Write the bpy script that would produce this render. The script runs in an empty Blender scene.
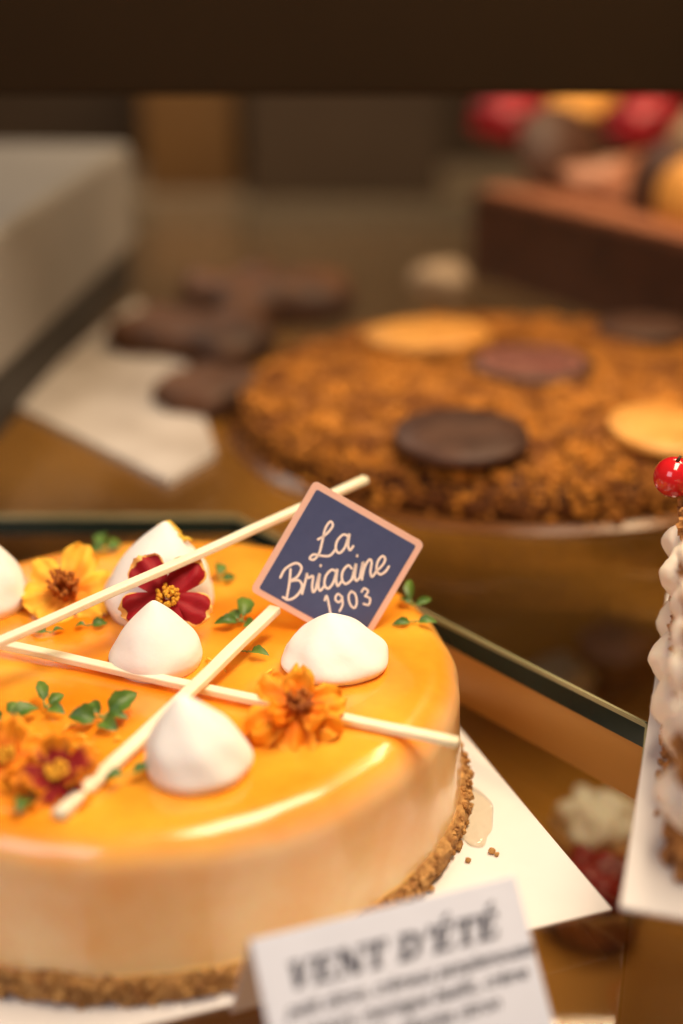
import bpy, bmesh, math, random
from mathutils import Vector, Matrix, noise
random.seed(11)
S = bpy.context.scene
COL = S.collection
PI = math.pi
V = Vector
H = .268
PT = math.radians(22.5)
FPX = 1422.0
FW = V((0, math.cos(PT), -math.sin(PT)))
UP = V((0, math.sin(PT), math.cos(PT)))
CAM = V((0, 0, H))
def ray(px, py): return FW + V((1, 0, 0))*((px-341.5)/FPX) + UP*((512-py)/FPX)
def P(px, py, z):
    r = ray(px, py)
    return CAM + r*((z-H)/r.z)
def Dp(px, py, d): return CAM + ray(px, py)*d

# ------------------------------------------------------------------ materials
def mat(name, c1, c2=None, scale=40, rough=.5, bump=0, bscale=None, sss=0, sssr=(.004, .002, .001), coat=0, metal=0, spec=.5, detail=4, lo=.35, hi=.65):
    m = bpy.data.materials.new(name); m.use_nodes = True
    nt = m.node_tree; b = nt.nodes['Principled BSDF']
    tc = nt.nodes.new('ShaderNodeTexCoord')
    n = nt.nodes.new('ShaderNodeTexNoise'); n.inputs['Scale'].default_value = scale; n.inputs['Detail'].default_value = detail
    nt.links.new(tc.outputs['Object'], n.inputs['Vector'])
    r = nt.nodes.new('ShaderNodeValToRGB')
    r.color_ramp.elements[0].position = lo; r.color_ramp.elements[1].position = hi
    r.color_ramp.elements[0].color = (*c1, 1); r.color_ramp.elements[1].color = (*(c2 or [c*.85 for c in c1]), 1)
    nt.links.new(n.outputs['Fac'], r.inputs['Fac']); nt.links.new(r.outputs['Color'], b.inputs['Base Color'])
    b.inputs['Roughness'].default_value = rough; b.inputs['Metallic'].default_value = metal
    b.inputs['Specular IOR Level'].default_value = spec
    if sss:
        b.inputs['Subsurface Weight'].default_value = sss; b.inputs['Subsurface Radius'].default_value = sssr; b.inputs['Subsurface Scale'].default_value = 1
    b.inputs['Coat Weight'].default_value = coat; b.inputs['Coat Roughness'].default_value = .12
    if bump:
        n2 = nt.nodes.new('ShaderNodeTexNoise'); n2.inputs['Scale'].default_value = bscale or scale; n2.inputs['Detail'].default_value = 5
        nt.links.new(tc.outputs['Object'], n2.inputs['Vector'])
        bp = nt.nodes.new('ShaderNodeBump'); bp.inputs['Strength'].default_value = bump; bp.inputs['Distance'].default_value = .002
        nt.links.new(n2.outputs['Fac'], bp.inputs['Height']); nt.links.new(bp.outputs['Normal'], b.inputs['Normal'])
    return m

def glaze_mat():
    m = mat('orange_glaze', (.90, .255, .008), (.96, .45, .042), 24, .25, .03, 70, .35, (.016, .007, .0018), .45)
    nt = m.node_tree; b = nt.nodes['Principled BSDF']
    b.inputs['Coat Roughness'].default_value = .11
    top = [n for n in nt.nodes if n.type == 'VALTORGB'][0]
    g = nt.nodes.new('ShaderNodeNewGeometry'); sp = nt.nodes.new('ShaderNodeSeparateXYZ')
    nt.links.new(g.outputs['Normal'], sp.inputs[0])
    mr = nt.nodes.new('ShaderNodeMapRange'); mr.inputs['From Min'].default_value = .1; mr.inputs['From Max'].default_value = .97
    mr.interpolation_type = 'SMOOTHSTEP'
    nt.links.new(sp.outputs['Z'], mr.inputs['Value'])
    tc = [n for n in nt.nodes if n.type == 'TEX_COORD'][0]
    n = nt.nodes.new('ShaderNodeTexNoise'); n.inputs['Scale'].default_value = 40; n.inputs['Detail'].default_value = 7
    nt.links.new(tc.outputs['Object'], n.inputs['Vector'])
    r = nt.nodes.new('ShaderNodeValToRGB'); r.color_ramp.elements[0].position = .3; r.color_ramp.elements[1].position = .7
    r.color_ramp.elements[0].color = (.90, .50, .19, 1); r.color_ramp.elements[1].color = (.96, .69, .38, 1)
    nt.links.new(n.outputs['Fac'], r.inputs['Fac'])
    mx = nt.nodes.new('ShaderNodeMix'); mx.data_type = 'RGBA'
    nt.links.new(mr.outputs['Result'], mx.inputs['Factor']); nt.links.new(r.outputs['Color'], mx.inputs[6]); nt.links.new(top.outputs['Color'], mx.inputs[7])
    nt.links.new(mx.outputs[2], b.inputs['Base Color'])
    return m

def petal_mat(name, cin, cout, lo=.45, hi=.9):
    m = bpy.data.materials.new(name); m.use_nodes = True
    nt = m.node_tree; b = nt.nodes['Principled BSDF']
    a = nt.nodes.new('ShaderNodeAttribute'); a.attribute_name = 'rim'
    tc = nt.nodes.new('ShaderNodeTexCoord')
    n = nt.nodes.new('ShaderNodeTexNoise'); n.inputs['Scale'].default_value = 300
    nt.links.new(tc.outputs['Object'], n.inputs['Vector'])
    ad = nt.nodes.new('ShaderNodeMath'); ad.operation = 'MULTIPLY_ADD'; ad.inputs[1].default_value = .3
    nt.links.new(n.outputs['Fac'], ad.inputs[0]); nt.links.new(a.outputs['Fac'], ad.inputs[2])
    r = nt.nodes.new('ShaderNodeValToRGB'); r.color_ramp.elements[0].position = lo; r.color_ramp.elements[1].position = hi
    r.color_ramp.elements[0].color = (*cin, 1); r.color_ramp.elements[1].color = (*cout, 1)
    nt.links.new(ad.outputs[0], r.inputs['Fac']); nt.links.new(r.outputs['Color'], b.inputs['Base Color'])
    b.inputs['Roughness'].default_value = .6; b.inputs['Specular IOR Level'].default_value = .25
    return m

def glass_mat(name, tint, rough=.03, base=.05):
    m = bpy.data.materials.new(name); m.use_nodes = True
    nt = m.node_tree; nt.nodes.clear()
    o = nt.nodes.new('ShaderNodeOutputMaterial'); mx = nt.nodes.new('ShaderNodeMixShader')
    t = nt.nodes.new('ShaderNodeBsdfTransparent'); t.inputs[0].default_value = (*tint, 1)
    g = nt.nodes.new('ShaderNodeBsdfGlossy'); g.inputs['Roughness'].default_value = rough
    lw = nt.nodes.new('ShaderNodeLayerWeight'); lw.inputs['Blend'].default_value = .5
    pw = nt.nodes.new('ShaderNodeMath'); pw.operation = 'POWER'; pw.inputs[1].default_value = 4
    ma = nt.nodes.new('ShaderNodeMath'); ma.operation = 'MULTIPLY_ADD'; ma.inputs[1].default_value = .9; ma.inputs[2].default_value = base
    nt.links.new(lw.outputs['Facing'], pw.inputs[0]); nt.links.new(pw.outputs[0], ma.inputs[0])
    nt.links.new(ma.outputs[0], mx.inputs[0]); nt.links.new(t.outputs[0], mx.inputs[1]); nt.links.new(g.outputs[0], mx.inputs[2])
    nt.links.new(mx.outputs[0], o.inputs[0])
    return m

M = {
 'glaze': glaze_mat(),
 'biscuit': mat('crumbly_biscuit', (.56, .31, .10), (.28, .12, .03), 260, .85, .9, 300),
 'meringue': mat('meringue', (.94, .92, .89), (.91, .88, .84), 60, .6, .10, 260, .25, (.003, .002, .0015), spec=.35),
 'whitechoc': mat('white_chocolate', (.95, .88, .68), (.92, .83, .60), 90, .5, .12, 260, .15, (.003, .002, .001)),
 'card': mat('white_card', (.82, .79, .77), (.78, .75, .73), 30, .45, .03, 300),
 'tag': mat('tag_paper', (.74, .79, .93), (.70, .75, .89), 50, .6, .05, 500),
 'ink': mat('grey_blue_ink', (.022, .024, .050), (.035, .035, .065), 200, .6),
 'pink': mat('pink_plaque', (.90, .58, .47), (.87, .54, .43), 120, .5, .04, 500),
 'navy': mat('slate_blue_print', (.062, .084, .20), (.068, .090, .21), 300, .5),
 'letter': mat('pale_pink_print', (.97, .85, .78), (.95, .82, .75), 200, .5),
 'leaf': mat('green_leaf', (.05, .13, .015), (.12, .22, .03), 150, .45, .2, 400, .1),
 'stem': mat('pale_stem', (.25, .33, .08), None, 80, .5),
 'stamen': mat('orange_brown_stamen', (.55, .17, .01), (.30, .06, .005), 500, .7, .6, 900),
 'yellowstamen': mat('yellow_stamen', (.88, .48, .03), (.7, .28, .01), 500, .7, .6, 900),
 'zest': mat('citrus_zest', (.90, .58, .05), (.80, .44, .03), 300, .5),
 'crumb': mat('caramel_crumble', (.60, .235, .026), (.19, .058, .009), 62, .7, .4, 500, 0, spec=.3, lo=.34, hi=.66),
 'tart': mat('dark_tart_crust', (.13, .042, .008), (.06, .018, .004), 90, .7, .8, 200, spec=.2),
 'palebisc': mat('pale_biscuit', (.78, .38, .08), (.66, .28, .045), 60, .5, .3, 300),
 'choc': mat('milk_dark_chocolate', (.085, .036, .020), (.05, .02, .012), 50, .5, .3, 200, spec=.35),
 'chocprint': mat('reddish_print', (.42, .17, .13), (.30, .09, .07), 120, .5),
 'velvet': mat('cocoa_velvet', (.33, .12, .052), (.25, .08, .034), 60, .7, .2, 300),
 'chocside': mat('dark_chocolate_side', (.075, .024, .010), (.045, .014, .006), 40, .45, .1, 100),
 'brownie': mat('brown_sponge', (.13, .048, .015), (.04, .014, .006), 30, .6, .6, 150),
 'berry': mat('red_berry', (.34, .004, .013), (.09, .001, .005), 38, .4, .6, 120, .1, (.004, .001, .001)),
 'currant': mat('redcurrant', (.62, .012, .02), (.5, .008, .012), 80, .12, 0, None, .2, (.004, .001, .001), .6),
 'cream': mat('whipped_cream', (.90, .80, .68), (.84, .73, .60), 60, .5, .1, 200, .3),
 'duff': mat('brownish_cream', (.34, .24, .15), (.27, .19, .12), 60, .6),
 'mocha': mat('mocha_cream', (.52, .27, .18), (.38, .17, .10), 50, .6, .3, 100),
 'pastry': mat('puff_pastry', (.52, .24, .065), (.26, .095, .022), 150, .8, .9, 220),
 'pinkcream': mat('pink_cream', (.82, .55, .48), (.75, .45, .38), 60, .5, .1, 200, .2),
 'bronze': mat('bronze_metal', (.62, .31, .075), (.50, .235, .05), 6, .36, .02, 40, metal=.15),
 'deck': mat('golden_brown_deck', (.68, .30, .038), (.50, .20, .022), 4, .5, .02, 40),
 'bronzedark': mat('dark_bronze', (.020, .0095, .002), (.015, .007, .0015), 5, .7, .02, 60, spec=.12),
 'copper': mat('copper_board', (.17, .062, .014), (.12, .04, .009), 30, .22, .04, 80),
 'grey': mat('grey_metal', (.25, .225, .20), (.19, .17, .15), 8, .6, .03, 60),
 'black': mat('black_shade', (.03, .024, .020), (.02, .016, .013), 10, .6),  # flat dark tone for the shadow under the grey cabinet
 'whitetray': mat('white_tray', (.55, .49, .44), (.40, .34, .29), 22, .5),
 'wall': mat('dark_brown_wall', (.06, .034, .014), (.042, .023, .009), 5, .7),
 'goldbox': mat('gold_brown_panel', (.18, .085, .016), (.13, .058, .010), 6, .5),
 'beige': mat('beige_counter', (.44, .335, .22), (.35, .26, .165), 6, .5),
 'glass': glass_mat('clear_glass', (.975, .985, .965), base=.07),
 'glassedge': mat('green_glass_edge', (.005, .014, .011), (.008, .020, .016), 20, .25, spec=.25),
 'glasslip': mat('pale_glass_lip', (.36, .33, .18), (.26, .25, .13), 20, .15, coat=.3),
 'petal_orange': petal_mat('orange_petal', (.78, .17, .006), (.96, .52, .05), .15, .7),
 'petal_deep': petal_mat('deep_orange_petal', (.74, .17, .006), (.92, .36, .02), .3, .8),
 'petal_red': petal_mat('dark_red_petal', (.30, .003, .010), (.92, .50, .14), .97, 1.2),
 'petal_redorange': petal_mat('red_orange_petal', (.25, .008, .008), (.85, .30, .015), .62, .95),
}

# ------------------------------------------------------------------ mesh helpers
W = {}
ICO = bmesh.new(); bmesh.ops.create_icosphere(ICO, subdivisions=1, radius=1)
ICV = [v.co.copy() for v in ICO.verts]; ICF = [[v.index for v in f.verts] for f in ICO.faces]
ICO2 = bmesh.new(); bmesh.ops.create_icosphere(ICO2, subdivisions=4, radius=1)
IC2V = [v.co.copy() for v in ICO2.verts]; IC2F = [[v.index for v in f.verts] for f in ICO2.faces]

def tag(o, label=None, cat=None, group=None, kind=None):
    if label: o['label'] = label
    if cat: o['category'] = cat
    if group: o['group'] = group
    if kind: o['kind'] = kind
    return o
def thing(name, loc, label, cat, group=None):
    o = bpy.data.objects.new(name, None); COL.objects.link(o)
    o.location = loc; o.empty_display_size = .01; W[o.name] = V(loc)
    return tag(o, label, cat, group)

class MB:
    def __init__(s): s.v = []; s.f = []; s.a = []
    def add(s, vs, fs, a=None):
        k = len(s.v); s.v += [V(p) for p in vs]; s.f += [[i+k for i in f] for f in fs]
        s.a += a if a else [0]*len(vs); return s
    def lathe(s, prof, n, c, fn=None):
        c = V(c); vs = []; rows = []
        for (r, z) in prof:
            if r < 1e-7:
                p = V((0, 0, z))
                if fn: p = fn(p)
                rows.append([len(vs)]); vs.append(c+p)
            else:
                row = []
                for i in range(n):
                    t = 2*PI*i/n; p = V((r*math.cos(t), r*math.sin(t), z))
                    if fn: p = fn(p)
                    row.append(len(vs)); vs.append(c+p)
                rows.append(row)
        fs = []
        for a, b in zip(rows, rows[1:]):
            for i in range(n):
                j = (i+1) % n
                if len(a) == 1 and len(b) == 1: continue
                if len(a) == 1: fs.append([a[0], b[j], b[i]])
                elif len(b) == 1: fs.append([a[i], a[j], b[0]])
                else: fs.append([a[i], a[j], b[j], b[i]])
        return s.add(vs, fs)
    def prism(s, poly, z0, z1):
        n = len(poly)
        vs = [V((p[0], p[1], z0)) for p in poly]+[V((p[0], p[1], z1)) for p in poly]
        fs = [list(range(n))[::-1], list(range(n, 2*n))]+[[i, (i+1) % n, n+(i+1) % n, n+i] for i in range(n)]
        return s.add(vs, fs)
    def obox(s, o, a, b, c):
        o = V(o); vs = [o, o+a, o+a+b, o+b, o+c, o+a+c, o+a+b+c, o+b+c]
        return s.add(vs, [[3, 2, 1, 0], [4, 5, 6, 7], [0, 1, 5, 4], [1, 2, 6, 5], [2, 3, 7, 6], [3, 0, 4, 7]])
    def tube(s, pts, r, n=8, sq=False, cap=True, asp=(1, 1)):
        pts = [V(p) for p in pts]; vs = []; fs = []
        for i, p in enumerate(pts):
            d = (pts[min(i+1, len(pts)-1)]-pts[max(i-1, 0)]).normalized()
            up = V((0, 0, 1)) if abs(d.z) < .9 else V((1, 0, 0))
            e = d.cross(up).normalized(); g = e.cross(d)
            rr = r[i] if isinstance(r, (list, tuple)) else r
            for k in range(n):
                t = 2*PI*(k+.5)/n; cx, cy = math.cos(t), math.sin(t)
                if sq:
                    m_ = (abs(cx)**9+abs(cy)**9)**(-1/9); cx *= m_; cy *= m_
                vs.append(p+e*cx*rr*asp[0]+g*cy*rr*asp[1])
        for i in range(len(pts)-1):
            for k in range(n):
                j = (k+1) % n; fs.append([i*n+k, i*n+j, (i+1)*n+j, (i+1)*n+k])
        if cap: fs += [list(range(n))[::-1], [(len(pts)-1)*n+k for k in range(n)]]
        return s.add(vs, fs)
    def ico(s, c, r, jit=.25, sc=(1, 1, 1)):
        rot = Matrix.Rotation(random.uniform(0, 6.28), 3, V((random.random()-.5, random.random()-.5, random.random()-.4)).normalized())
        return s.add([V(c)+rot @ V((p.x*sc[0], p.y*sc[1], p.z*sc[2]))*r*(1+random.uniform(-jit, jit)) for p in ICV], ICF)
    def ball(s, c, r, sc=(1, 1, 1), fn=None):
        return s.add([V(c)+V((p.x*sc[0], p.y*sc[1], p.z*sc[2]))*(r*(fn(p) if fn else 1)) for p in IC2V], IC2F)
    def build(s, name, m, parent=None, smooth=True, origin=None, rim=False):
        if parent: w = W[parent.name]
        elif origin is not None: w = V(origin)
        else:
            xs = [p.x for p in s.v]; ys = [p.y for p in s.v]; w = V(((min(xs)+max(xs))/2, (min(ys)+max(ys))/2, min(p.z for p in s.v)))
        me = bpy.data.meshes.new(name); me.from_pydata([p-w for p in s.v], [], s.f); me.update()
        bm = bmesh.new(); bm.from_mesh(me); bmesh.ops.recalc_face_normals(bm, faces=bm.faces); bm.to_mesh(me); bm.free()
        if rim:
            a = me.attributes.new('rim', 'FLOAT', 'POINT')
            for i, x in enumerate(s.a): a.data[i].value = x
        for p in me.polygons: p.use_smooth = smooth
        me.materials.append(m)
        o = bpy.data.objects.new(name, me); COL.objects.link(o)
        if parent: o.parent = parent
        else: o.location = w
        W[o.name] = w
        return o

def bevel(o, w, n=2):
    md = o.modifiers.new('bevel', 'BEVEL'); md.width = w; md.segments = n; md.limit_method = 'ANGLE'
    return o
def nz(p, sc, seed=0): return noise.noise(V((p.x*sc+seed, p.y*sc+seed*1.7, p.z*sc-seed)))

# ------------------------------------------------------------------ setting
CT = .051                                             # top of the glazed cake
RS = .036                                             # top of the rear glass shelf
DK = -.11                                             # deck under the glass
o = MB().prism([(-1, -.1), (1, -.1), (1, 1.35), (-1, 1.35)], DK-.02, DK).build('counter_deck', M['deck'], smooth=False); tag(o, kind='structure')
o = MB().prism([(-1.4, 1.75), (1.4, 1.75), (1.4, 1.8), (-1.4, 1.8)], -.3, .9).build('back_wall', M['wall'], smooth=False); tag(o, kind='structure')
o = MB().prism([(-1.4, 1.36), (1.4, 1.36), (1.4, 1.74), (-1.4, 1.74)], -.22, .0).build('back_counter', M['beige'], smooth=False); tag(o, kind='structure')

# glass shelves
GT = .0095
A = P(236, 514, RS); B = P(650, 722, RS); Bf = P(634, 897, RS); Br = Bf+V((.5, -.02, 0))
poly = [(-.8, A.y), (A.x, A.y), (B.x, B.y), (Bf.x, Bf.y), (Br.x, Br.y), (.8, 1.3), (-.8, 1.3)]
t = thing('glass_shelf', (0, .8, RS-GT), 'raised clear glass shelf with dark green edge under the crumble tart', 'shelf')
MB().prism(poly, RS-GT, RS).build('pane', M['glass'], t, smooth=False)
def edge(p, q, z0, z1, th, off):
    d = (V((q[0]-p[0], q[1]-p[1], 0))).normalized(); nn = V((d.y, -d.x, 0))
    p0 = V((p[0], p[1], z0))+nn*off; ln = (V((q[0], q[1], 0))-V((p[0], p[1], 0))).length
    return MB().obox(p0, d*ln, nn*th, V((0, 0, z1-z0)))
for i in range(0, 3):
    p, q = poly[i], poly[i+1]
    edge(p, q, RS-GT+.0002, RS-.0020, .0008, .0004).build('polished_edge', M['glassedge'], t, smooth=False)
    edge(p, q, RS-.0018, RS-.0002, .0010, .0004).build('edge_lip', M['glasslip'], t, smooth=False)
t = thing('glass_shelf', (0, .4, -.008), 'lower clear glass shelf carrying the orange glazed cake', 'shelf')
MB().prism([(-.8, .18), (.8, .18), (.8, .62), (-.8, .62)], -.008, 0).build('pane', M['glass'], t, smooth=False)
edge((-.8, .18), (.8, .18), -.0078, -.0004, .0008, .0004).build('polished_edge', M['glassedge'], t, smooth=False)
# bronze riser under the raised shelf edge
dd = (B-A).normalized(); nn = V((-dd.y, dd.x, 0))
a_ = A+nn*.006; b_ = B+nn*.006
o = MB().obox((a_.x, a_.y, .0005), dd*((b_-a_).length+.02), nn*.006, V((0, 0, RS-GT-.001))).build('shelf_riser', M['bronze'], smooth=False)
tag(o, 'bronze riser strip under the diagonal edge of the raised glass shelf', 'riser')
# top rail
q = Dp(341, 96, .62)
o = bevel(MB().prism([(-.8, q.y), (.8, q.y), (.8, q.y+.02), (-.8, q.y+.02)], q.z, q.z+.12).build('case_rail', M['bronzedark'], smooth=False), .002)
tag(o, 'dark brown display case rail across the top of the photo', 'rail')

# ------------------------------------------------------------------ glazed cake
cc = P(147, 656, CT); CX, CY = cc.x, cc.y; R = .1005
cake = thing('glazed_cake', (CX, CY, .0013), 'round cake with glossy orange yellow glaze on a crumbly biscuit base', 'cake')
RB = .0115
prof = [(R-.004, .0085), (R+.0006, .0075), (R+.0014, .0095)]
for i in range(17): prof.append((R+.0014-.0014*i/16, .0095+(CT-RB-.0095)*i/16))
for i in range(1, 15):
    a = PI/2*i/14; prof.append((R-RB*(1-math.cos(a)), CT-RB+RB*math.sin(a)))
for i in range(1, 16): prof.append(((R-RB)*(1-i/15), CT))
def gl(p):
    r = math.hypot(p.x, p.y); z = p.z
    if r < 1e-6: return p
    th = math.atan2(p.y, p.x)
    n_ = nz(p, 34, 3)*.0006+nz(p, 16, 9)*.0010+noise.noise(V((th*8, z*22, 4.4)))*.0006
    k = max(0, min(1, (r-.080)/.020))
    low = max(0, min(1, (.02-z)/.012))
    zz = z+low*(.0018*noise.noise(V((th*5, 2.2, 0)))+.0014*noise.noise(V((th*13, 5, 1))))
    zz += nz(p, 24, 5)*.0006*min(1, z/.04)
    f = (r+n_*k)/r
    return V((p.x*f, p.y*f, zz))
MB().lathe(prof, 280, (CX, CY, 0), gl).build('glaze', M['glaze'], cake)
mb = MB()
def bb(p):
    r = math.hypot(p.x, p.y)
    if r < 1e-6: return p
    f = 1+(nz(p, 180, 1)*.0016+nz(p, 60, 2)*.0016)/r
    return V((p.x*f, p.y*f, p.z))
mb.lathe([(.0, .0014), (R, .0014), (R+.0030, .002), (R+.0035, .005), (R+.0028, .0085), (R+.001, .0108), (R-.006, .0112), (0, .0112)], 260, (CX, CY, 0), bb)
for i in range(1300):
    a = random.uniform(-PI, .9); z = random.uniform(.0022, .0098); rr = R+.0030+random.uniform(-.0012, .0014)
    mb.ico((CX+rr*math.cos(a), CY+rr*math.sin(a), z), random.uniform(.0006, .0015), .3)
mb.build('biscuit_base', M['biscuit'], cake, smooth=False)
# white cake card
ca = math.radians(110); e1 = V((math.cos(ca), math.sin(ca), 0)); e2 = V((-math.sin(ca), math.cos(ca), 0))
cor = P(612, 912, 0)
poly = [cor, cor+e1*.235, cor+e1*.235+e2*.245, cor+e2*.245]
o = bevel(MB().prism(poly, .0003, .0013).build('cake_card', M['card'], smooth=False), .0003)
tag(o, 'square white card under the orange glazed cake', 'cake card')
# glaze pool on the card
g0 = P(474, 818, .0013); mb = MB()
mb.lathe([(0, .0002), (.0066, .0002), (.0068, .0004), (.0055, .0007), (0, .0008)], 40, (g0.x, g0.y, .0013), lambda p: V((p.x*(.9+.6*nz(p, 170, 4)), p.y*(2.4+1.0*nz(p, 150, 6)), p.z)))
o = mb.build('glaze_pool', glass_mat('clear_glaze', (.99, .97, .92), .08, .06)); tag(o, 'small clear pool of glaze on the white card beside the biscuit base', 'glaze')
for (px, py, s_) in ((492, 853, .0012), (497, 856, .0008), (468, 862, .0010)):
    p = P(px, py, .0013); o = MB().ico((p.x, p.y, .0013+s_*.8), s_, .3).build('biscuit_crumb', M['biscuit'], smooth=False)
    tag(o, 'tiny biscuit crumb fallen on the white card beside the glazed cake', 'crumb', 'biscuit crumbs on the white card')

# ------------------------------------------------------------------ meringues
def meringue(px, py, r, h, lean, label, seed, ridges=6, amp=.02, peak=.5):
    c = P(px, py, CT-.0004); mb = MB(); prof = [(0, 0)]; N = 52
    for i in range(0, N+1):
        t = i/N
        base = math.cos(t*PI/2)**.62
        pk = max(0, 1-t)**1.2*1.1
        rr = base*(1-peak*t**.9)+pk*peak*t**.9
        if t < .16: rr *= .88+.12*math.sin(t/.16*PI/2)
        prof.append((r*rr if i < N else 0, h*(t**.92)))
    def fn(p):
        t = p.z/h
        th = math.atan2(p.y, p.x)
        sp = math.sin(t*15-th+seed)
        f = 1+amp*math.cos(ridges*th+t*6+seed)*math.sin(min(1, t*1.1)*PI)+.085*nz(p, 48, seed)+.018*nz(p, 130, seed+3)+.020*sp*(1-t)
        k = t*t
        return V((p.x*f+lean[0]*k, p.y*f+lean[1]*k, p.z*(1+.06*nz(p, 60, seed+7))))
    mb.lathe(prof, 96, c, fn)
    return tag(mb.build('meringue_kiss', M['meringue'], origin=c), label, 'meringue', 'meringue kisses on the glazed cake')
meringue(160, 607, .0192, .0315, (.003, .002), 'white meringue kiss with tall peak dusted with zest, behind the dark red flower', 1, peak=.5, amp=.03)
meringue(157, 664, .0150, .0225, (.000, .000), 'smooth white meringue kiss with small tip just below the dark red flower', 2, peak=.5, amp=.01)
meringue(336, 664, .0172, .0180, (-.002, .000), 'rounded white meringue kiss in front of the blue diamond plaque', 3, peak=.55, amp=.03)
meringue(199, 770, .0150, .0228, (-.004, .001), 'white meringue kiss nearest the camera, right of the lower chocolate stick end', 5, peak=.32, amp=.025)
meringue(-14, 605, .0155, .026, (.001, .001), 'white meringue kiss cut by the left edge of the photo, beside the yellow orange flower', 6, peak=.4)

# ------------------------------------------------------------------ white chocolate sticks
def stick(a, b, label, r=.00155, sag=.0004):
    n = 26; pts = []
    for i in range(n+1):
        t = i/n; p = a.lerp(b, t); p = p+V((0, 0, -sag*4*t*(1-t)))+V((nz(p, 40, 2), nz(p, 40, 8), nz(p, 40, 5)))*.0003
        pts.append(p)
    rr = [r*(1+.05*nz(p, 150, 3)) for p in pts]
    mb = MB().tube(pts, rr, 32, sq=True, asp=(1.15, .75))
    o = mb.build('chocolate_stick', M['whitechoc'])
    return tag(o, label, 'chocolate stick', 'white chocolate sticks on the glazed cake')
a1 = Dp(160, 570, .4570); b1 = Dp(366, 479, .500); stick(a1+(a1-b1)*1.15, b1, 'ivory chocolate stick passing behind the blue plaque, its tip above the cake')
a2 = P(160, 678, .0540); b2 = P(458, 743, .0525); stick(a2+(a2-b2)*.95, b2, 'ivory chocolate stick whose right end pokes over the rim of the cake', .00155)
a3 = P(58, 816, .0520); b3 = P(190, 690, .0568); stick(a3, b3+(b3-a3)*.80, 'ivory chocolate stick pointing to the front rim and crossing another stick', .00175)

# ------------------------------------------------------------------ diamond plaque
al = math.radians(14); pn = V((.06, -math.cos(al), math.sin(al))).normalized()
pq = V((P(350, 640, CT).x, .4205, CT))
def onp(px, py):
    r = ray(px, py); return CAM+r*((pq-CAM).dot(pn)/r.dot(pn))
cT, cR, cL = onp(318, 484), onp(425, 545), onp(250, 589)
pc = (cR+cL)/2
ea = (cR-cT).normalized(); eb = (cL-cT); eb = (eb-ea*eb.dot(ea)).normalized(); sd = ((cR-cT).length+(cL-cT).length)/2*1.025
eu = (ea-eb).normalized(); ev = -(ea+eb).normalized()          # diamond's horizontal and vertical diagonal
if ev.z < 0: ev = -ev
def rsq(half, rad, n=6):
    pts = []
    for k, (sx, sy) in enumerate(((1, 1), (-1, 1), (-1, -1), (1, -1))):
        for i in range(n+1):
            a = PI/2*k+PI/2*i/n; pts.append((sx*(half-rad)+rad*math.cos(a), sy*(half-rad)+rad*math.sin(a)))
    return pts
def slab(pts, ea, eb, c, n, z0, z1):
    k = len(pts); vs = [c+ea*x+eb*y+n*z0 for x, y in pts]+[c+ea*x+eb*y+n*z1 for x, y in pts]
    return MB().add(vs, [list(range(k))[::-1], list(range(k, 2*k))]+[[i, (i+1) % k, k+(i+1) % k, k+i] for i in range(k)])
plq = thing('cake_plaque', (pc.x, pc.y, CT), 'blue diamond shaped plaque with pink border and script lettering stuck in the cake', 'plaque')
slab(rsq(sd/2, .0018), ea, eb, pc, pn, -.0010, 0).build('plaque_card', M['pink'], plq, smooth=False)
slab(rsq(sd/2-.0021, .0007), ea, eb, pc, pn, .00004, .00012).build('blue_panel', M['navy'], plq, smooth=False)

def smooth_poly(pts, n=8):
    out = []
    pts = [V((x, y)) for x, y in pts]
    for i in range(len(pts)-1):
        p0 = pts[max(i-1, 0)]; p1 = pts[i]; p2 = pts[i+1]; p3 = pts[min(i+2, len(pts)-1)]
        for k in range(n):
            t = k/n
            out.append(.5*((2*p1)+(-p0+p2)*t+(2*p0-5*p1+4*p2-p3)*t*t+(-p0+3*p1-3*p2+p3)*t**3))
    out.append(pts[-1]); return out
def ribbon(mb, pts, w, fr, zoff, k=8):
    c, eu, ev, n = fr; sp = smooth_poly(pts, k) if k > 1 else [V(p) for p in pts]
    vs = []; fs = []
    for i, p in enumerate(sp):
        d = (sp[min(i+1, len(sp)-1)]-sp[max(i-1, 0)])
        if d.length < 1e-9: d = V((1, 0))
        d.normalize(); q = V((-d.y, d.x))*w/2
        for s_ in (p+q, p-q): vs.append(c+eu*s_.x+ev*s_.y+n*zoff)
    for i in range(len(sp)-1): fs.append([2*i, 2*i+1, 2*i+3, 2*i+2])
    mb.add(vs, fs)
    for p in (sp[0], sp[-1]):       # round ends
        m_ = 10; mb.add([c+eu*(p.x+w/2*math.cos(2*PI*i/m_))+ev*(p.y+w/2*math.sin(2*PI*i/m_))+n*(zoff+.00001) for i in range(m_)], [list(range(m_))])
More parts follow.
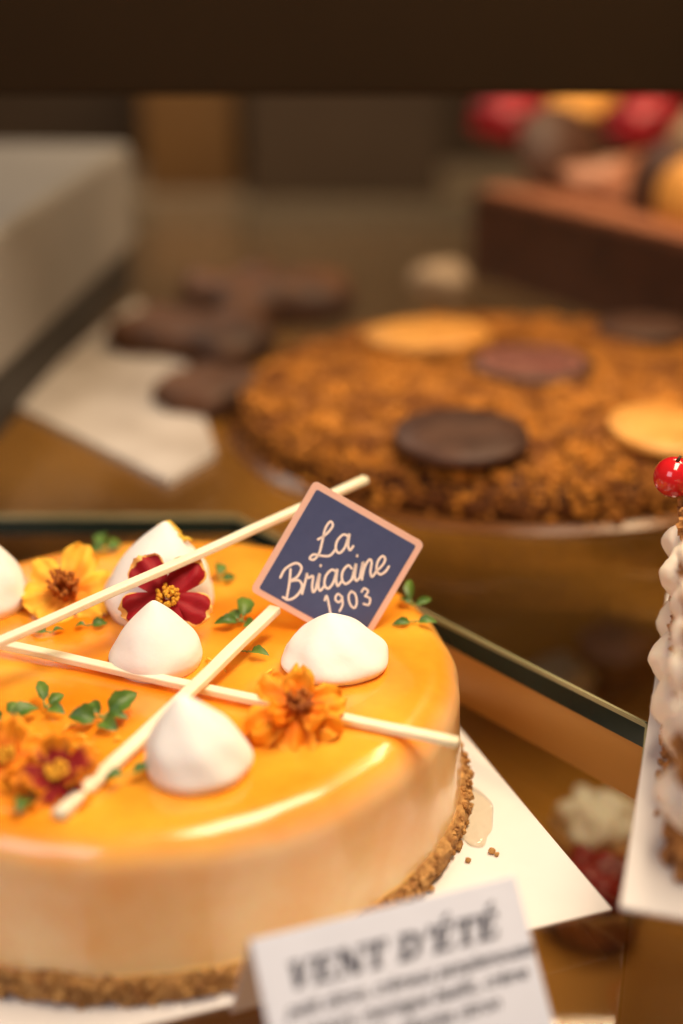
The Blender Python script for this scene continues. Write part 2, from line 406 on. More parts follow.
SC = {
 'L': (1.22, [[(.30, 1.12), (.72, 1.28), (1.08, 1.66), (.95, 1.95), (.68, 1.62), (.52, .9), (.36, .3), (.08, .02), (-.14, .16), (.06, .32), (.5, .12), (.95, .0), (1.26, .28)]]),
 'a': (.98, [[(.72, .82), (.45, 1.0), (.13, .75), (.05, .3), (.25, .0), (.55, .25), (.78, .95), (.72, .35), (.82, .0), (1.0, .18)]]),
 'B': (1.10, [[(.42, 1.65), (.36, .9), (.2, .0)], [(-.16, 1.35), (.12, 1.76), (.72, 1.92), (1.05, 1.58), (.82, 1.14), (.42, 1.0), (.90, .9), (1.10, .5), (.80, .08), (.35, -.04), (.0, .2)]]),
 'r': (.78, [[(0, .1), (.22, .9), (.27, 1.15), (.35, .9), (.62, .92), (.58, .4), (.64, .03), (.8, .15)]]),
 'i': (.46, [[(0, .15), (.22, .97), (.16, .3), (.26, .0), (.48, .18)], [(.27, 1.38), (.28, 1.42)]]),
 'c': (.66, [[(.62, .78), (.42, 1.0), (.12, .75), (.08, .3), (.28, .0), (.52, .06), (.68, .2)]]),
 'n': (.88, [[(0, .2), (.17, .97), (.12, .0)], [(.12, .1), (.28, .7), (.53, 1.0), (.66, .8), (.6, .3), (.7, .0), (.9, .18)]]),
 'e': (.72, [[(.0, .2), (.42, .5), (.56, .8), (.38, 1.0), (.13, .75), (.08, .3), (.3, .0), (.6, .1), (.78, .32)]]),
 '1': (.55, [[(.05, 1.15), (.3, 1.45), (.3, 0)]]),
 '9': (.85, [[(.66, 1.15), (.38, 1.45), (.1, 1.08), (.3, .75), (.6, .92), (.68, 1.2), (.6, .5), (.25, 0)]]),
 '0': (.85, [[(.4, 1.45), (.1, 1.1), (.08, .4), (.36, .0), (.65, .4), (.67, 1.1), (.4, 1.45)]]),
 '3': (.8, [[(.1, 1.22), (.36, 1.45), (.62, 1.15), (.3, .8)], [(.3, .8), (.66, .5), (.45, .02), (.06, .18)]]),
}
def script(mb, txt, x0, y0, s, w, fr, shear=.28, sp=0, wx=1.0, rot=0):
    x = 0; z = .00016
    for ch in txt:
        adv, strokes = SC[ch]
        for st in strokes:
            pts = []
            for px, py in st:
                X = ((x+px)*wx+shear*py)*s; Y = py*s
                pts.append((x0+X*math.cos(rot)-Y*math.sin(rot), y0+X*math.sin(rot)+Y*math.cos(rot)))
            ribbon(mb, pts, w, fr, z); z += .000022
        x += adv+sp
u = sd*math.sqrt(2)/2/88.0       # metres per photo pixel on the plaque
fr = (pc, eu, ev, pn)
mb = MB()
script(mb, 'La', -22*u, 13*u, 16.5*u, 2.45*u, fr, wx=1.12)
script(mb, 'Briacine', -60*u, -18*u, 17.0*u, 2.45*u, fr, wx=1.03)
mb2 = MB(); script(mb2, '1903', -22*u, -42*u, 11.8*u, 2.1*u, fr, shear=0, sp=.28, rot=-.06)
mb.build('script_lettering', M['letter'], plq, smooth=False)
mb2.build('year_lettering', M['letter'], plq, smooth=False)

# ------------------------------------------------------------------ flowers and leaves
def frame(n):
    n = V(n).normalized(); a = V((1, 0, 0)); a = (a-n*a.dot(n)).normalized(); return a, n.cross(a), n
def petal(c, n, ang, L, wd, cup, ruf, seed, start=.0):
    a, b, n = frame(n); d = a*math.cos(ang)+b*math.sin(ang); e = n.cross(d); nu, nv = 10, 11
    vs = []; fs = []; at = []
    for i in range(nu+1):
        t = i/nu
        w = wd*(.22+.78*t**.75)
        if t > .62: w *= math.sqrt(max(0, 1-((t-.62)/.42)**2))
        for j in range(nv+1):
            s_ = j/nv*2-1
            ln = start+L*t*(1-.10*s_*s_*t)+(-.07*L*t*math.exp(-(s_/.16)**2) if t > .8 else 0)
            z = cup*L*t*t-.10*L*s_*s_*t+ruf*L*t*math.sin(s_*6+seed*3)*.4+ruf*L*t*nz(V((t*3, s_*2, seed)), 1.3, seed)
            vs.append(V(c)+d*ln+e*s_*w+n*z); at.append(max(t**1.6, abs(s_)**2*min(1, t*1.6)))
    for i in range(nu):
        for j in range(nv): k = i*(nv+1)+j; fs.append([k, k+1, k+nv+2, k+nv+1])
    return MB().add(vs, fs, at)
def flower(c, n, rad, rings, pm, sm, label, seed, crad=.22, rot=0, ch=1.0):
    n = V(n).normalized()
    t = thing('edible_flower', c, label, 'flower', 'edible flowers on the glazed cake')
    random.seed(seed)
    for ri, (cnt, L, wd, cup, ruf) in enumerate(rings):
        for k in range(cnt):
            ang = rot+2*PI*(k+.5*ri)/cnt+random.uniform(-.16, .16)
            petal(V(c)+n*(.0004+.0007*ri), n, ang, rad*L*random.uniform(.85, 1.1), rad*wd*random.uniform(.85, 1.15), cup+random.uniform(-.14, .14), ruf, seed+k+ri*9, start=rad*.06).build('petal', pm, t, rim=True)
    mb = MB(); a, b, n = frame(n)
    for k in range(46):
        r = rad*crad*math.sqrt(random.random()); th = random.uniform(0, 6.28)
        q = V(c)+a*r*math.cos(th)+b*r*math.sin(th)
        h = rad*crad*ch*random.uniform(.7, 1.25)
        mb.tube([q, q+n*h*.6, q+n*h+(a*math.cos(th)+b*math.sin(th))*r*.25], [rad*.028, rad*.032, rad*.045], 5)
    mb.build('stamens', sm, t)
    return t
flower(P(66, 591, .0570), (.05, -.62, .80), .0165, [(6, 1, .46, .16, .16)], M['petal_orange'], M['stamen'], 'yellow orange flower with brown centre near the left edge, behind the sticks', 21, .26, .3, 1.7)
flower(P(168, 597, .0660), (.02, -.78, .62), .0155, [(5, 1, .46, .05, .14)], M['petal_red'], M['yellowstamen'], 'dark red flower with yellow centre between two meringue kisses', 33, .20, .95, 1.0)
flower(P(298, 708, .0590), (.15, -.5, .85), .0160, [(6, 1, .44, -.22, .30), (3, .55, .36, .55, .5)], M['petal_deep'], M['stamen'], 'ruffled orange flower lying on the stick, right of centre', 47, .20, .5, 1.5)
flower(P(58, 775, .0555), (-.05, -.4, .9), .0135, [(5, 1, .46, .08, .25), (3, .62, .36, .5, .4)], M['petal_redorange'], M['yellowstamen'], 'dark red and orange flower beside the front end of a chocolate stick', 52, .2, .5)
flower(P(8, 758, .0550), (-.1, -.5, .85), .0125, [(5, 1, .46, .15, .3), (3, .65, .36, .5, .4)], M['petal_deep'], M['yellowstamen'], 'small orange flower cut by the left edge, left of the dark red and orange flower', 57, .2, .1)

def leaf(c, d, n, L, wd, fold):
    d = V(d).normalized(); n = V(n).normalized(); e = n.cross(d).normalized(); n = d.cross(e); vs = []; fs = []
    nu, nv = 8, 4
    for i in range(nu+1):
        t = i/nu; w = wd*math.sin(PI*min(1, .04+.96*t)**.8)**.75*(1+.08*math.sin(t*17)) if 0 < i < nu else wd*.04
        for j in range(nv+1):
            s_ = j/nv*2-1; vs.append(V(c)+d*L*t+e*s_*w+n*(fold*abs(s_)*w-.25*L*t*t+.12*L*math.sin(t*3)))
    for i in range(nu):
        for j in range(nv): k = i*(nv+1)+j; fs.append([k, k+1, k+nv+2, k+nv+1])
    return MB().add(vs, fs)
def sprig(px, py, z, leaves, label):
    c = P(px, py, z)
    t = thing('herb_sprig', c, label, 'herb', 'green herb sprigs on the glazed cake')
    for (ang, L, wd, lift) in leaves:
        a = math.radians(ang+random.uniform(-12, 12)); d = V((math.cos(a), math.sin(a), lift))
        st = c+V((math.cos(a), math.sin(a), lift))*L*.25
        leaf(st, d, V((random.uniform(-.5, .5), random.uniform(-.9, 0), 1)), L*random.uniform(.8, 1.1), wd*random.uniform(.7, 1.0), .55).build('leaf', M['leaf'], t)
        MB().tube([c, (c+st)/2+V((0, 0, .0004)), st], .0003, 5).build('stem', M['stem'], t)
sprig(104, 552, .0525, [(110, .0100, .0030, .35), (60, .0080, .0025, .2), (150, .006, .0022, .1)], 'green herb sprig behind the yellow orange flower')
sprig(50, 633, .0520, [(170, .0055, .0024, .15), (20, .0045, .0020, .1)], 'tiny herb sprig between the yellow orange flower and the stick')
sprig(88, 626, .0520, [(15, .0055, .0022, .15), (190, .004, .002, .1)], 'tiny herb leaf pair right below the yellow orange flower')
sprig(102, 718, .0535, [(40, .0100, .0042, .45), (200, .0080, .0036, .25), (300, .0066, .0030, .1), (120, .0065, .0026, .3), (350, .006, .0024, .2)], 'largest green herb sprig, in the open glaze left of the crossing sticks')
sprig(45, 708, .0530, [(100, .0085, .0027, .6), (330, .007, .0026, .2), (60, .006, .002, .3)], 'upright herb sprig left of the largest sprig')
sprig(8, 722, .0530, [(30, .0085, .0032, .3), (170, .007, .0028, .3), (80, .007, .0026, .5)], 'herb sprig cut by the left edge above the small orange flower')
sprig(242, 622, .0530, [(80, .0088, .0030, .5), (200, .0070, .0027, .2), (330, .0065, .0026, .15), (130, .006, .0022, .3)], 'herb sprig just above the upper end of the crossing stick, left of the plaque')
sprig(247, 652, .0525, [(330, .0062, .0022, .25), (170, .005, .0020, .1)], 'small herb sprig right below the stick end beside the plaque')
sprig(219, 580, .0525, [(100, .0080, .0027, .5), (20, .005, .002, .1)], 'herb sprig right behind the tall meringue kiss')
sprig(412, 606, .0525, [(85, .0085, .0025, .7), (30, .006, .0020, .2), (140, .005, .0018, .3)], 'herb sprig at the right rim beside the plaque corner')
sprig(414, 622, .0520, [(350, .006, .0022, .15), (200, .0065, .0020, .1)], 'herb sprig hanging low at the right rim under the plaque corner')
sprig(128, 775, .0540, [(20, .0060, .0022, .2), (190, .006, .0022, .1)], 'herb sprig under the front stick, left of the nearest meringue kiss')
sprig(28, 797, .0530, [(250, .006, .0024, .1), (40, .005, .0020, .1)], 'herb sprig on the front rim below the dark red and orange flower')
random.seed(5)
for (px, py, z) in ((55, 745, .053), (80, 738, .053), (36, 738, .053), (70, 728, .0525), (95, 752, .0525), (118, 740, .0525), (225, 668, .0525), (268, 672, .0525), (300, 675, .0525), (210, 660, .0525), (62, 752, .0545), (75, 748, .0545), (46, 752, .0545), (86, 744, .0535)):
    p = P(px, py, z-.0008); a = random.uniform(0, 6.28); L = random.uniform(.0025, .0055); c_ = random.uniform(-.001, .001)
    d = V((math.cos(a), math.sin(a), 0)); e = V((-d.y, d.x, 0))
    o = MB().tube([p-d*L/2, p+e*c_+V((0, 0, .0006)), p+d*L/2], [.0003, .0005, .0003], 6).build('zest_shred', M['zest'])
    tag(o, 'thin yellow citrus zest shred lying on the orange glaze', 'zest', 'citrus zest on the glaze')
for (px, py, d) in ((163, 527, .484), (169, 525, .484), (175, 531, .481), (180, 538, .480), (168, 533, .480), (186, 541, .480), (174, 539, .479), (160, 535, .480)):
    p = Dp(px, py, d); a = random.uniform(-1, 1)
    o = MB().tube([p-V((.0020, 0, a*.0012)), p+V((0, 0, .0009)), p+V((.0019, .0005, a*.0012))], [.0005, .0009, .0005], 6).build('zest_shred', M['zest'])
    tag(o, 'tiny yellow zest shred on the tip of the tall meringue kiss', 'zest', 'zest on the tall meringue')

# ------------------------------------------------------------------ price tag
zt = .041; tl = P(250, 940, zt); tr = P(515, 875, zt); fu = (tr-tl); fu.z = 0; tw = fu.length; fu.normalize(); fn_ = V((fu.y, -fu.x, 0))
fd = (fn_*.65-V((0, 0, .76))).normalized(); fnr = fu.cross(-fd).normalized()
if fnr.y > 0: fnr = -fnr
Lf = zt/abs(fd.z); bd = (-fn_*.42-V((0, 0, .80))).normalized(); Lb = (zt-.0016)/abs(bd.z)
tagt = thing('price_tag', ((tl+tr)/2).to_tuple()[:2]+(0,), 'folded white paper price tag with dark title, standing in front of the glazed cake', 'price tag')
bevel(MB().obox(tl, fu*tw, fd*(Lf-.0002), -fnr*.0006).build('front_panel', M['tag'], tagt, smooth=False), .0002)
bnr = fu.cross(bd).normalized()
if bnr.y < 0: bnr = -bnr
bevel(MB().obox(tl-fnr*.0007, fu*tw, bd*Lb, -bnr*.0005).build('back_panel', M['tag'], tagt, smooth=False), .0002)
# title in bold italic serif
def ribbon2(mb, p, q, w, fr, z):
    c, eu, ev, n, x0, y0, s, sh = fr; d = (q-p).normalized(); k = V((-d.y, d.x))*w/2
    vs = []
    for pt in (p+k, p-k, q-k, q+k): vs.append(c+eu*(x0+(pt.x+sh*pt.y)*s)+ev*(y0+pt.y*s)+n*z)
    mb.add(vs, [[0, 1, 2, 3]])
EB = [((.24, 0), (.24, 1), .30), ((.0, .94), (.84, .94), .12), ((.0, .06), (.88, .06), .12), ((.3, .52), (.6, .52), .11), ((.79, .68), (.79, 1), .10), ((.83, 0), (.83, .34), .10), ((.60, .34), (.60, .70), .08)]
LET = {
 'V': (1.0, [((.18, 1), (.46, 0), .31), ((.47, .02), (.82, 1), .13), ((-.04, .95), (.42, .95), .11), ((.62, .95), (1.0, .95), .11)]),
 'E': (.98, EB),
 'É': (.98, EB+[((.38, 1.14), (.68, 1.34), .16)]),
 'N': (1.18, [((.19, 0), (.19, 1), .13), ((.18, 1), (.88, 0), .31), ((.95, 0), (.95, 1), .13), ((-.02, .95), (.30, .95), .11), ((.0, .05), (.38, .05), .11), ((.76, .95), (1.14, .95), .11)]),
 'T': (.98, [((.46, 0), (.46, 1), .30), ((.0, .94), (.92, .94), .13), ((.05, .64), (.05, 1), .10), ((.87, .64), (.87, 1), .10), ((.20, .05), (.72, .05), .11)]),
 'D': (1.1, [((.24, 0), (.24, 1), .30), ((.0, .945), (.55, .945), .12), ((.0, .055), (.55, .055), .12), ((.50, .94), (.78, .80), .17), ((.75, .88), (.88, .5), .27), ((.88, .52), (.75, .12), .27), ((.78, .20), (.50, .06), .17)]),
 "'": (.40, [((.18, .66), (.22, 1.05), .2)]),
 ' ': (.42, []),
}
pxm = tw/273
mb = MB(); ttl = "VENT D'ÉTÉ"; tot = sum(LET[c][0] for c in ttl); hs = 24*pxm; x = 0; zz = .00012
for ch in ttl:
    adv, bars = LET[ch]
    for (p, q, w) in bars:
        ribbon2(mb, V(p), V(q), w, (tl, fu, -fd, fnr, tw*.50-tot*hs/2-.14*hs+x*hs, -52*pxm, hs, .28), zz); zz += .000004
    x += adv
mb.build('title_lettering', M['ink'], tagt, smooth=False)
def text_mesh(body, size, shear):
    cu = bpy.data.curves.new('lettering', 'FONT'); cu.body = body; cu.size = size; cu.shear = shear; cu.align_x = 'CENTER'; cu.offset = size*.018
    ob = bpy.data.objects.new('lettering', cu); COL.objects.link(ob)
    dg = bpy.context.evaluated_depsgraph_get(); dg.update()
    me = bpy.data.meshes.new_from_object(ob.evaluated_get(dg))
    vs = [v.co.copy() for v in me.vertices]; fs = [list(p.vertices) for p in me.polygons]
    bpy.data.objects.remove(ob); bpy.data.meshes.remove(me); return vs, fs
for body, v in (('petit citron, crémeux pamplemousse', 75), ('yaourt, meringue basilic, crème', 95), ('vanille, génoise citron', 115)):
    vs, fs = text_mesh(body, 18*pxm, .35)
    wd = max(p.x for p in vs)-min(p.x for p in vs); k = min(1, tw*.93/wd)
    MB().add([tl+fu*(tw*.53+p.x*k)-fd*(p.y-v*pxm)+fnr*.0002 for p in vs], fs).build('small_lettering', M['ink'], tagt, smooth=False)

# ------------------------------------------------------------------ crumble tart
HT = .72                                              # flat tart
TT = RS+.0022+.0325*HT; tc_ = P(515, 374, TT); TX, TY = tc_.x, tc_.y; TR = .134
o = MB().lathe([(0, 0), (TR+.010, 0), (TR+.0105, .0008), (TR+.010, .0016), (0, .0016)], 120, (TX, TY, RS+.0003)).build('tart_board', M['copper'], origin=(TX, TY, RS)); tag(o, 'round glossy brown board under the crumble tart', 'cake board')
tart = thing('crumble_tart', (TX, TY, RS+.0022), 'large round tart covered in golden brown caramel crumble', 'tart')
z0 = RS+.0022
def tf(p):
    r = math.hypot(p.x, p.y)
    if r < 1e-6: return p
    f = 1+(nz(p, 40, 3)*.004+nz(p, 110, 1)*.0022)/r*min(1, r/.05)
    return V((p.x*f, p.y*f, p.z+.0010*nz(p, 50, 8)*min(1, p.z/.02)))
MB().lathe([(a, b*HT) for a, b in ((0, 0), (TR-.003, 0), (TR, .003), (TR, .012), (TR-.004, .019), (TR-.011, .0245), (TR-.024, .0285), (TR*.6, .031), (TR*.3, .0315), (0, .0315))], 180, (TX, TY, z0), tf).build('tart_base', M['tart'], tart)
def tz(r):
    if r < TR-.024: return HT*(.0312-.0025*max(0, (r-.05)/(TR-.024-.05)))
    k = (r-(TR-.024))/.024
    return HT*(.0288-.0115*k**1.7)
mb = MB(); random.seed(3)
for i in range(15000):
    a = random.uniform(0, 2*PI); r = (TR-.002+.003*noise.noise(V((a*9, 1, 2))))*math.sqrt(random.random())
    q = V((TX+r*math.cos(a), TY+r*math.sin(a), 0))
    mk = nz(q, 75, 3)+.7*nz(q, 160, 6)
    if mk < -.30 and random.random() < .6: continue
    z = z0+tz(r)+.0008+random.uniform(-.0008, .0014)+.0016*max(mk, -.3)
    mb.ico((q.x, q.y, z), random.uniform(.0007, .0018)*(1.8 if random.random() < .10 else 1), .42)
for i in range(700):
    a = random.uniform(-PI, 0); z = .014-.014*random.random()**1.3; rr = TR+.0006+(.005*random.random()**2 if z < .004 else 0)
    mb.ico((TX+rr*math.cos(a), TY+rr*math.sin(a), z0+z), random.uniform(.0007, .0019), .3)
mb.build('crumb_topping', M['crumb'], tart, smooth=False)
TZ = z0+.0315*HT+.0022
def disc(px, py, wpx, m, label, name, cat, seed, tilt=(0, 0), th=.0036, prt=False):
    c = P(px, py, TZ+th*.5); d = (c-CAM).dot(FW); r = wpx/2*d/FPX
    c.z = TZ-.0005
    def fn(p):
        return V((p.x*(1+.03*nz(p, 40, seed)), p.y*(1+.03*nz(p, 40, seed+2)), p.z+p.x*tilt[0]+p.y*tilt[1]))
    prof = [(0, 0), (r*.97, 0), (r, th*.3), (r, th*.75), (r*.98, th), (r*.5, th*1.01), (0, th*1.01)]
    if not prt: return tag(MB().lathe(prof, 48, c, fn).build(name, m, origin=c), label, cat)
    t = thing(name, c, label, cat)
    MB().lathe(prof, 48, c, fn).build('disc', m, t)
    mb = MB(); f_ = (c+V((0, 0, th*1.02+.0006)), V((1, 0, 0)), V((0, 1, 0)), V((0, 0, 1)))
    mb.lathe([(r*.72, 0), (r*.82, 0)], 40, c+V((0, 0, th*1.02+.0005)), fn)
    for k in range(7):
        y = r*(-.5+k*.16); ww = math.sqrt(max(0, (r*.62)**2-y*y)); ribbon(mb, [(-ww, y), (-ww*.4, y+r*.05), (ww*.2, y-r*.04), (ww, y+r*.03)], r*.08, f_, 0)
    mb.build('printed_emblem', M['chocprint'], t, smooth=False)
    return t
disc(427, 335, 128, M['palebisc'], 'pale golden round biscuit at the back left of the crumble tart', 'round_biscuit', 'biscuit', 1, (.02, -.04), .0045)
disc(531, 364, 124, M['choc'], 'dark chocolate disc with reddish printed emblem, between the two biscuits', 'chocolate_disc', 'chocolate', 2, prt=True)
disc(462, 436, 136, M['choc'], 'plain brown chocolate disc nearest the front of the crumble tart', 'chocolate_disc', 'chocolate', 3, (0, .05), .0045)
disc(668, 430, 118, M['palebisc'], 'pale golden round biscuit at the right edge of the photo', 'round_biscuit', 'biscuit', 4, (-.05, .08), .0045)
disc(645, 328, 96, M['choc'], 'dark chocolate disc at the back right of the crumble tart', 'chocolate_disc', 'chocolate', 5)

# ------------------------------------------------------------------ square chocolate cake at the back
kz = RS+.006; k0 = P(470, 268, kz); k1 = P(690, 338, kz); ka = (k1-k0); ka.z = 0; ka.normalize(); kb = V((-ka.y, ka.x, 0))
ck = thing('square_chocolate_cake', (k0.x, k0.y, RS), 'dark square chocolate cake behind the crumble tart at the upper right', 'cake')
MB().obox((k0.x, k0.y, RS+.001), ka*.24, kb*.24, V((0, 0, .056))).build('cake_body', M['chocside'], ck, smooth=False)
zk = RS+.057
q0 = k0+ka*.004+kb*.004
bevel(MB().obox((q0.x, q0.y, zk), ka*.232, kb*.232, V((0, 0, .006))).build('velvet_top', M['velvet'], ck, smooth=False), .002)
mb = MB(); mc = k0+ka*.10+kb*.12
mb.lathe([(0, 0), (.085, 0), (.078, .010), (.05, .022), (0, .028)], 40, (mc.x, mc.y, zk+.0055), lambda p: V((p.x*(1+.1*nz(p, 30, 2)), p.y*(1+.1*nz(p, 30, 5)), p.z*(1+.3*nz(p, 40, 4)))))
mb.build('mousse_mound', M['velvet'], ck)
def rasp(px, py, d, r, sc, label):
    c = Dp(px, py, d); mb = MB()
    mb.ball(c, r, sc, lambda p: 1+.10*math.sin(p.x*9)*math.sin(p.y*9)*math.sin(p.z*9+1)+.25*nz(p, 1.5, r*100))
    tag(mb.build('red_berry', M['berry'], origin=(c.x, c.y, c.z-r)), label, 'berry')
rasp(511, 118, 1.03, .022, (1.4, 1, .85), 'large red berry at the left on the square chocolate cake')
rasp(644, 122, 1.00, .023, (1.25, 1, .9), 'large red berry at the right on the square chocolate cake')
def chip(px, py, d, r, th, n, m, name, label, cat):
    c = Dp(px, py, d); a, b, n = frame(n); prof = [(0, 0), (r*.95, 0), (r, th*.5), (r*.95, th), (0, th)]
    mb = MB().lathe(prof, 40, (0, 0, 0)); mb.v = [c+a*p.x+b*p.y+n*p.z for p in mb.v]
    tag(mb.build(name, m), label, cat)
chip(556, 150, .98, .030, .007, (.25, -.85, .35), M['choc'], 'chocolate_disc', 'dark chocolate disc leaning between the two large red berries', 'chocolate')
chip(582, 106, 1.06, .026, .008, (0, -.3, .95), M['palebisc'], 'round_biscuit', 'pale round biscuit behind the leaning chocolate disc', 'biscuit')
chip(692, 200, .86, .026, .006, (-.80, -.55, .2), M['palebisc'], 'round_biscuit', 'pale round biscuit on the square cake at the right edge', 'biscuit')
chip(668, 186, .885, .028, .005, (-.75, -.6, .25), M['choc'], 'chocolate_disc', 'dark chocolate disc beside the pale biscuit on the square cake', 'chocolate')
c = Dp(608, 178, .97); tag(MB().ball(c, .020, (1.6, 1, .6), lambda p: 1+.3*nz(p, 1.6, 2)).build('cream_dollop', M['mocha'], origin=c-V((0, 0, .013))), 'pinkish brown cream dollop right of the leaning chocolate disc', 'cream')
c = Dp(684, 135, 1.0); tag(MB().ball(c, .018, (1, 1, .9), lambda p: 1+.3*nz(p, 1.6, 7)).build('cream_dollop', M['duff'], origin=c-V((0, 0, .018))), 'brownish cream dollop at the right edge below the case rail', 'cream')

# ------------------------------------------------------------------ layered pastry at the right edge
c0 = P(620, 906, RS+.0018); c1 = P(664, 620, RS+.0018); ru = (c1-c0).normalized(); rw = V((ru.y, -ru.x, 0))
o = bevel(MB().prism([c0, c0+rw*.2, c0+rw*.2+ru*.19, c0+ru*.19], RS+.0004, RS+.0018).build('cake_card', M['card'], smooth=False), .0003)
tag(o, 'white card under the layered pastry at the right edge', 'cake card')
zb = RS+.002
s0 = P(674, 882, zb); s1 = P(667, 655, zb); ru = s1-s0; ru.z = 0; LN = ru.length; ru.normalize(); rw = V((ru.y, -ru.x, 0))
lp = thing('layered_pastry', (s0.x, s0.y, zb), 'layered pastry with cream dollops cut by the right edge of the photo', 'pastry')
random.seed(23)
def layer(z, h, name, m, off=0, n=1000):
    mb = MB(); o_ = s0+rw*off
    mb.obox((o_.x, o_.y, zb+z), ru*LN, rw*.09, V((0, 0, h)))
    for i in range(n):
        ed = random.random() < .2
        t_ = random.uniform(0, LN)
        if nz(V((t_, z, 0)), 90, 2) < -.15 and not ed: continue
        p = (o_+rw*random.uniform(0, .06)+ru*random.uniform(-.001, .001)) if ed else (o_+ru*t_+rw*random.uniform(-.0018, .0015))
        mb.ico((p.x, p.y, zb+z+random.uniform(0, h)), random.uniform(.0005, .0016)*(1.7 if random.random() < .1 else 1), .45)
    mb.build(name, m, lp, smooth=False)
layer(.0, .011, 'pastry_layer', M['pastry'])
layer(.0285, .008, 'pastry_layer', M['pastry'], .0005)
layer(.0535, .006, 'pastry_layer', M['pastry'], .001)
for zc, nd, r0 in ((.0197, 5, .0102), (.0450, 6, .0092), (.0650, 5, .0072)):
    stp = LN/nd
    for i in range(nd):
        rr = r0*random.uniform(.85, 1.1); p = s0+ru*(stp*(i+.5)+random.uniform(-.003, .003))+rw*random.uniform(.0045, .0085)
        if zc > .06 and i == nd-1: continue
        sd_ = random.random()*9
        MB().ball((p.x, p.y, zb+zc), rr, (random.uniform(1.05, 1.25), 1.15, .93*r0/rr), lambda q: 1+.16*nz(q, 1.3, sd_)+.05*nz(q, 4, sd_)).build('cream_dollop', M['cream'], lp)
    if zc < .06:
        q = s0+rw*.014
        MB().obox((q.x, q.y, zb+zc-.0084), ru*LN, rw*.070, V((0, 0, .0168))).build('cream_filling', M['pinkcream'], lp, smooth=False)
r = .0066; c = P(674, 477, zb+.0598+r)
t = thing('redcurrant', c-V((0, 0, r)), 'glossy redcurrant perched on top of the layered pastry', 'berry')
MB().ball(c, r).build('fruit', M['currant'], t); MB().tube([c+V((0, -.002, r*.9)), c+V((.001, -.002, r*1.2))], [.0007, .0004], 6).build('calyx', M['choc'], t)
for (px, py, s_) in ((658, 778, .0014), (660, 800, .0012), (656, 815, .0009), (661, 765, .0012)):
    p = P(px, py, zb); o = MB().ico((p.x, p.y, zb+s_*.8), s_, .35).build('pastry_flake', M['pastry'], smooth=False)
    tag(o, 'tiny pastry flake on the white card beside the layered pastry', 'crumb', 'pastry flakes on the right card')

# ------------------------------------------------------------------ blurred background
cA = P(0, 380, RS+.030); cB = P(137, 245, RS+.030); dA = (cB-cA); dA.z = 0; ln = dA.length; dA.normalize(); pl = V((-dA.y, dA.x, 0))
cab = thing('grey_cabinet', (cA.x, cA.y, RS), 'long pale grey cabinet over a black block for its underside shadow, receding at the left background', 'cabinet')
st = cA-dA*.15
bevel(MB().obox((st.x, st.y, RS+.030), dA*(ln+.15), pl*.35, V((0, 0, .068))).build('cabinet_body', M['grey'], cab, smooth=False), .006, 3)
MB().obox((st.x+pl.x*.004, st.y+pl.y*.004, RS+.0005), dA*(ln+.145), pl*.3, V((0, 0, .0293))).build('underside_shade', M['black'], cab, smooth=False)  # solid block in place of the shadow below the cabinet body
tp = [P(10, 402, RS+.004), P(136, 300, RS+.004), P(175, 330, RS+.004), P(216, 452, RS+.004), P(168, 480, RS+.004)]
o = MB().prism(tp, RS+.0006, RS+.004).build('white_tray', M['whitetray'], smooth=False); tag(o, 'blurred white tray on the glass shelf at the left', 'tray')
def box_px(px, py, z, w, dp, h, m, name, label, cat):
    c = P(px, py, z); o = bevel(MB().prism([(c.x-w/2, c.y), (c.x+w/2, c.y), (c.x+w/2, c.y+dp), (c.x-w/2, c.y+dp)], z, z+h).build(name, m, smooth=False), .003); return tag(o, label, cat)
box_px(192, 192, .0005, .10, .08, .16, M['goldbox'], 'gold_box', 'blurred gold brown box at the back, right of the grey cabinet', 'box')
box_px(345, 200, .0005, .20, .05, .14, M['wall'], 'dark_crate', 'blurred dark brown crate at the back centre', 'crate')
random.seed(8)
for (px, py, an, w_, d_, h_, lb) in ((196, 338, -.35, .090, .075, .018, 'brownie in the middle of the brown pieces, nearest the white tray'), (268, 306, .3, .100, .070, .024, 'rearmost and largest brownie behind the crumble tart'), (214, 392, -.7, .048, .060, .014, 'front brownie between the white tray and the tart')):
    c = P(px, py, RS+.006); mb = MB(); ring = []; NK = 40
    for k in range(NK):
        a = 2*PI*k/NK; m_ = (abs(math.cos(a))**4+abs(math.sin(a))**4)**-.25*(1+.30*noise.noise(V((math.cos(a)*2.0, math.sin(a)*2.0, px*.1))))
        x, y = math.cos(a)*m_*w_/2, math.sin(a)*m_*d_/2
        ring.append((x*math.cos(an)-y*math.sin(an), x*math.sin(an)+y*math.cos(an)))
    vs = []
    for (sc_, z) in ((.98, .0004), (1.02, h_*.5), (.98, h_*.85), (.88, h_), (.6, h_*1.1), (.3, h_*1.0)):
        for (x, y) in ring: vs.append(V((c.x+x*sc_, c.y+y*sc_, RS+z*(1+.35*nz(V((x*sc_, y*sc_, 0)), 50, px)))))
    fs = [list(range(NK))[::-1]]
    for L in range(5):
        for k in range(NK): j = (k+1) % NK; fs.append([L*NK+k, L*NK+j, L*NK+NK+j, L*NK+NK+k])
    fs.append(list(range(5*NK, 6*NK)))
    tag(mb.add(vs, fs).build('brownie', M['brownie'], origin=(c.x, c.y, RS)), lb, 'brownie', 'brownies behind the tart')
c = P(440, 281, RS+.012); tag(MB().ball((c.x, c.y, RS+.0125), .015, (1.5, 1, .78), lambda p: 1+.3*nz(p, 1.5, 3)).build('cream_puff', M['duff'], origin=(c.x, c.y, RS)), 'dull cream puff half hidden behind the crumble tart, left of the square cake', 'pastry')
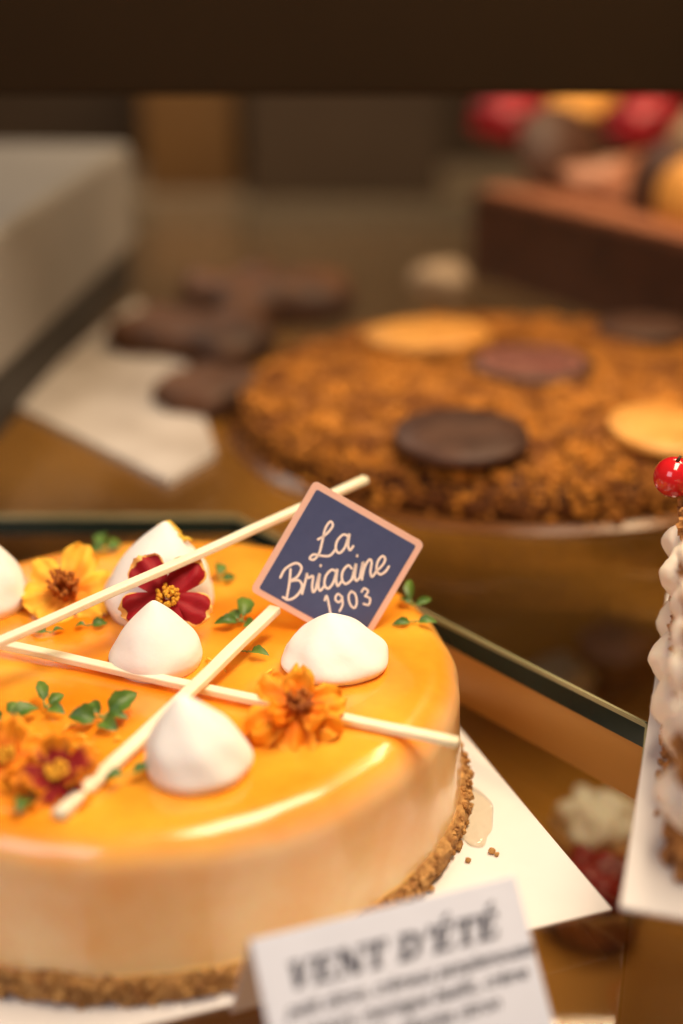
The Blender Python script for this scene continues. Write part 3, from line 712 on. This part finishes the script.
# pastry shapes added on the deck, standing in for reflections in the glass
for (px, py, lb, top) in ((618, 632, 'pink blob under the raised glass shelf, standing in for a reflection', 'pinkcream'), (560, 668, 'white blob under the raised glass shelf, standing in for a reflection', 'cream'), (600, 806, 'white blob under the lower glass beside the card corner, standing in for a reflection', 'cream'), (600, 868, 'red blob under the lower glass between the two white cards, standing in for a reflection', 'berry')):
    c = P(px, py, DK+.03); t = thing('reflection_blob', (c.x, c.y, DK), lb, 'reflection_blob')
    MB().lathe([(0, 0), (.016, 0), (.021, .018), (.019, .020), (.0, .017)], 32, (c.x, c.y, DK+.0002)).build('blob_base', M['pastry'], t)
    MB().ball((c.x, c.y, DK+.021), .017, (1, 1, .75), lambda p: 1+.16*math.sin(p.x*7+1)*math.sin(p.y*7)+.25*nz(p, 1.8, px)).build('blob_top', M[top], t)

# ------------------------------------------------------------------ lights, world, camera
def area(name, loc, target, size, sy, e, col):
    l = bpy.data.lights.new(name, 'AREA'); l.shape = 'RECTANGLE'; l.size = size; l.size_y = sy; l.energy = e; l.color = col
    o = bpy.data.objects.new(name, l); COL.objects.link(o); o.location = loc
    o.rotation_euler = (V(target)-V(loc)).to_track_quat('-Z', 'Y').to_euler(); return o
area('case_lamp', (.16, .35, .70), (-.02, .42, .03), .5, .18, 6.3, (1, .80, .57))
area('rear_case_lamp', (.25, .80, .55), (.10, .72, .05), .5, .08, 3.1, (1, .72, .42))
area('front_cool_fill', (-.5, -.20, .62), (-.02, .33, .03), .45, .45, 2.5, (.92, .92, 1))  # unseen cool fill, added from the front left for the shop ambient
area('back_left_fill', (-.35, 1.25, .65), (-.12, 1.15, .05), .4, .2, 1.9, (1, .88, .72))  # unseen lamp, added to light the grey cabinet and white tray
w = bpy.data.worlds.new('World'); S.world = w; w.use_nodes = True
bg = w.node_tree.nodes['Background']; bg.inputs[0].default_value = (.74, .40, .16, 1); bg.inputs[1].default_value = .20
cd = bpy.data.cameras.new('Camera'); cam = bpy.data.objects.new('Camera', cd); COL.objects.link(cam); S.camera = cam
cam.location = CAM; cam.rotation_euler = (PI/2-PT, 0, 0)
cd.sensor_fit = 'VERTICAL'; cd.sensor_height = 36; cd.sensor_width = 24; cd.lens = FPX*36/1024
cd.clip_start = .01; cd.clip_end = 50
cd.dof.use_dof = True; cd.dof.focus_distance = .448; cd.dof.aperture_fstop = 2.7; cd.dof.aperture_blades = 9
S.view_settings.view_transform = 'Standard'; S.view_settings.look = 'None'; S.view_settings.exposure = 0
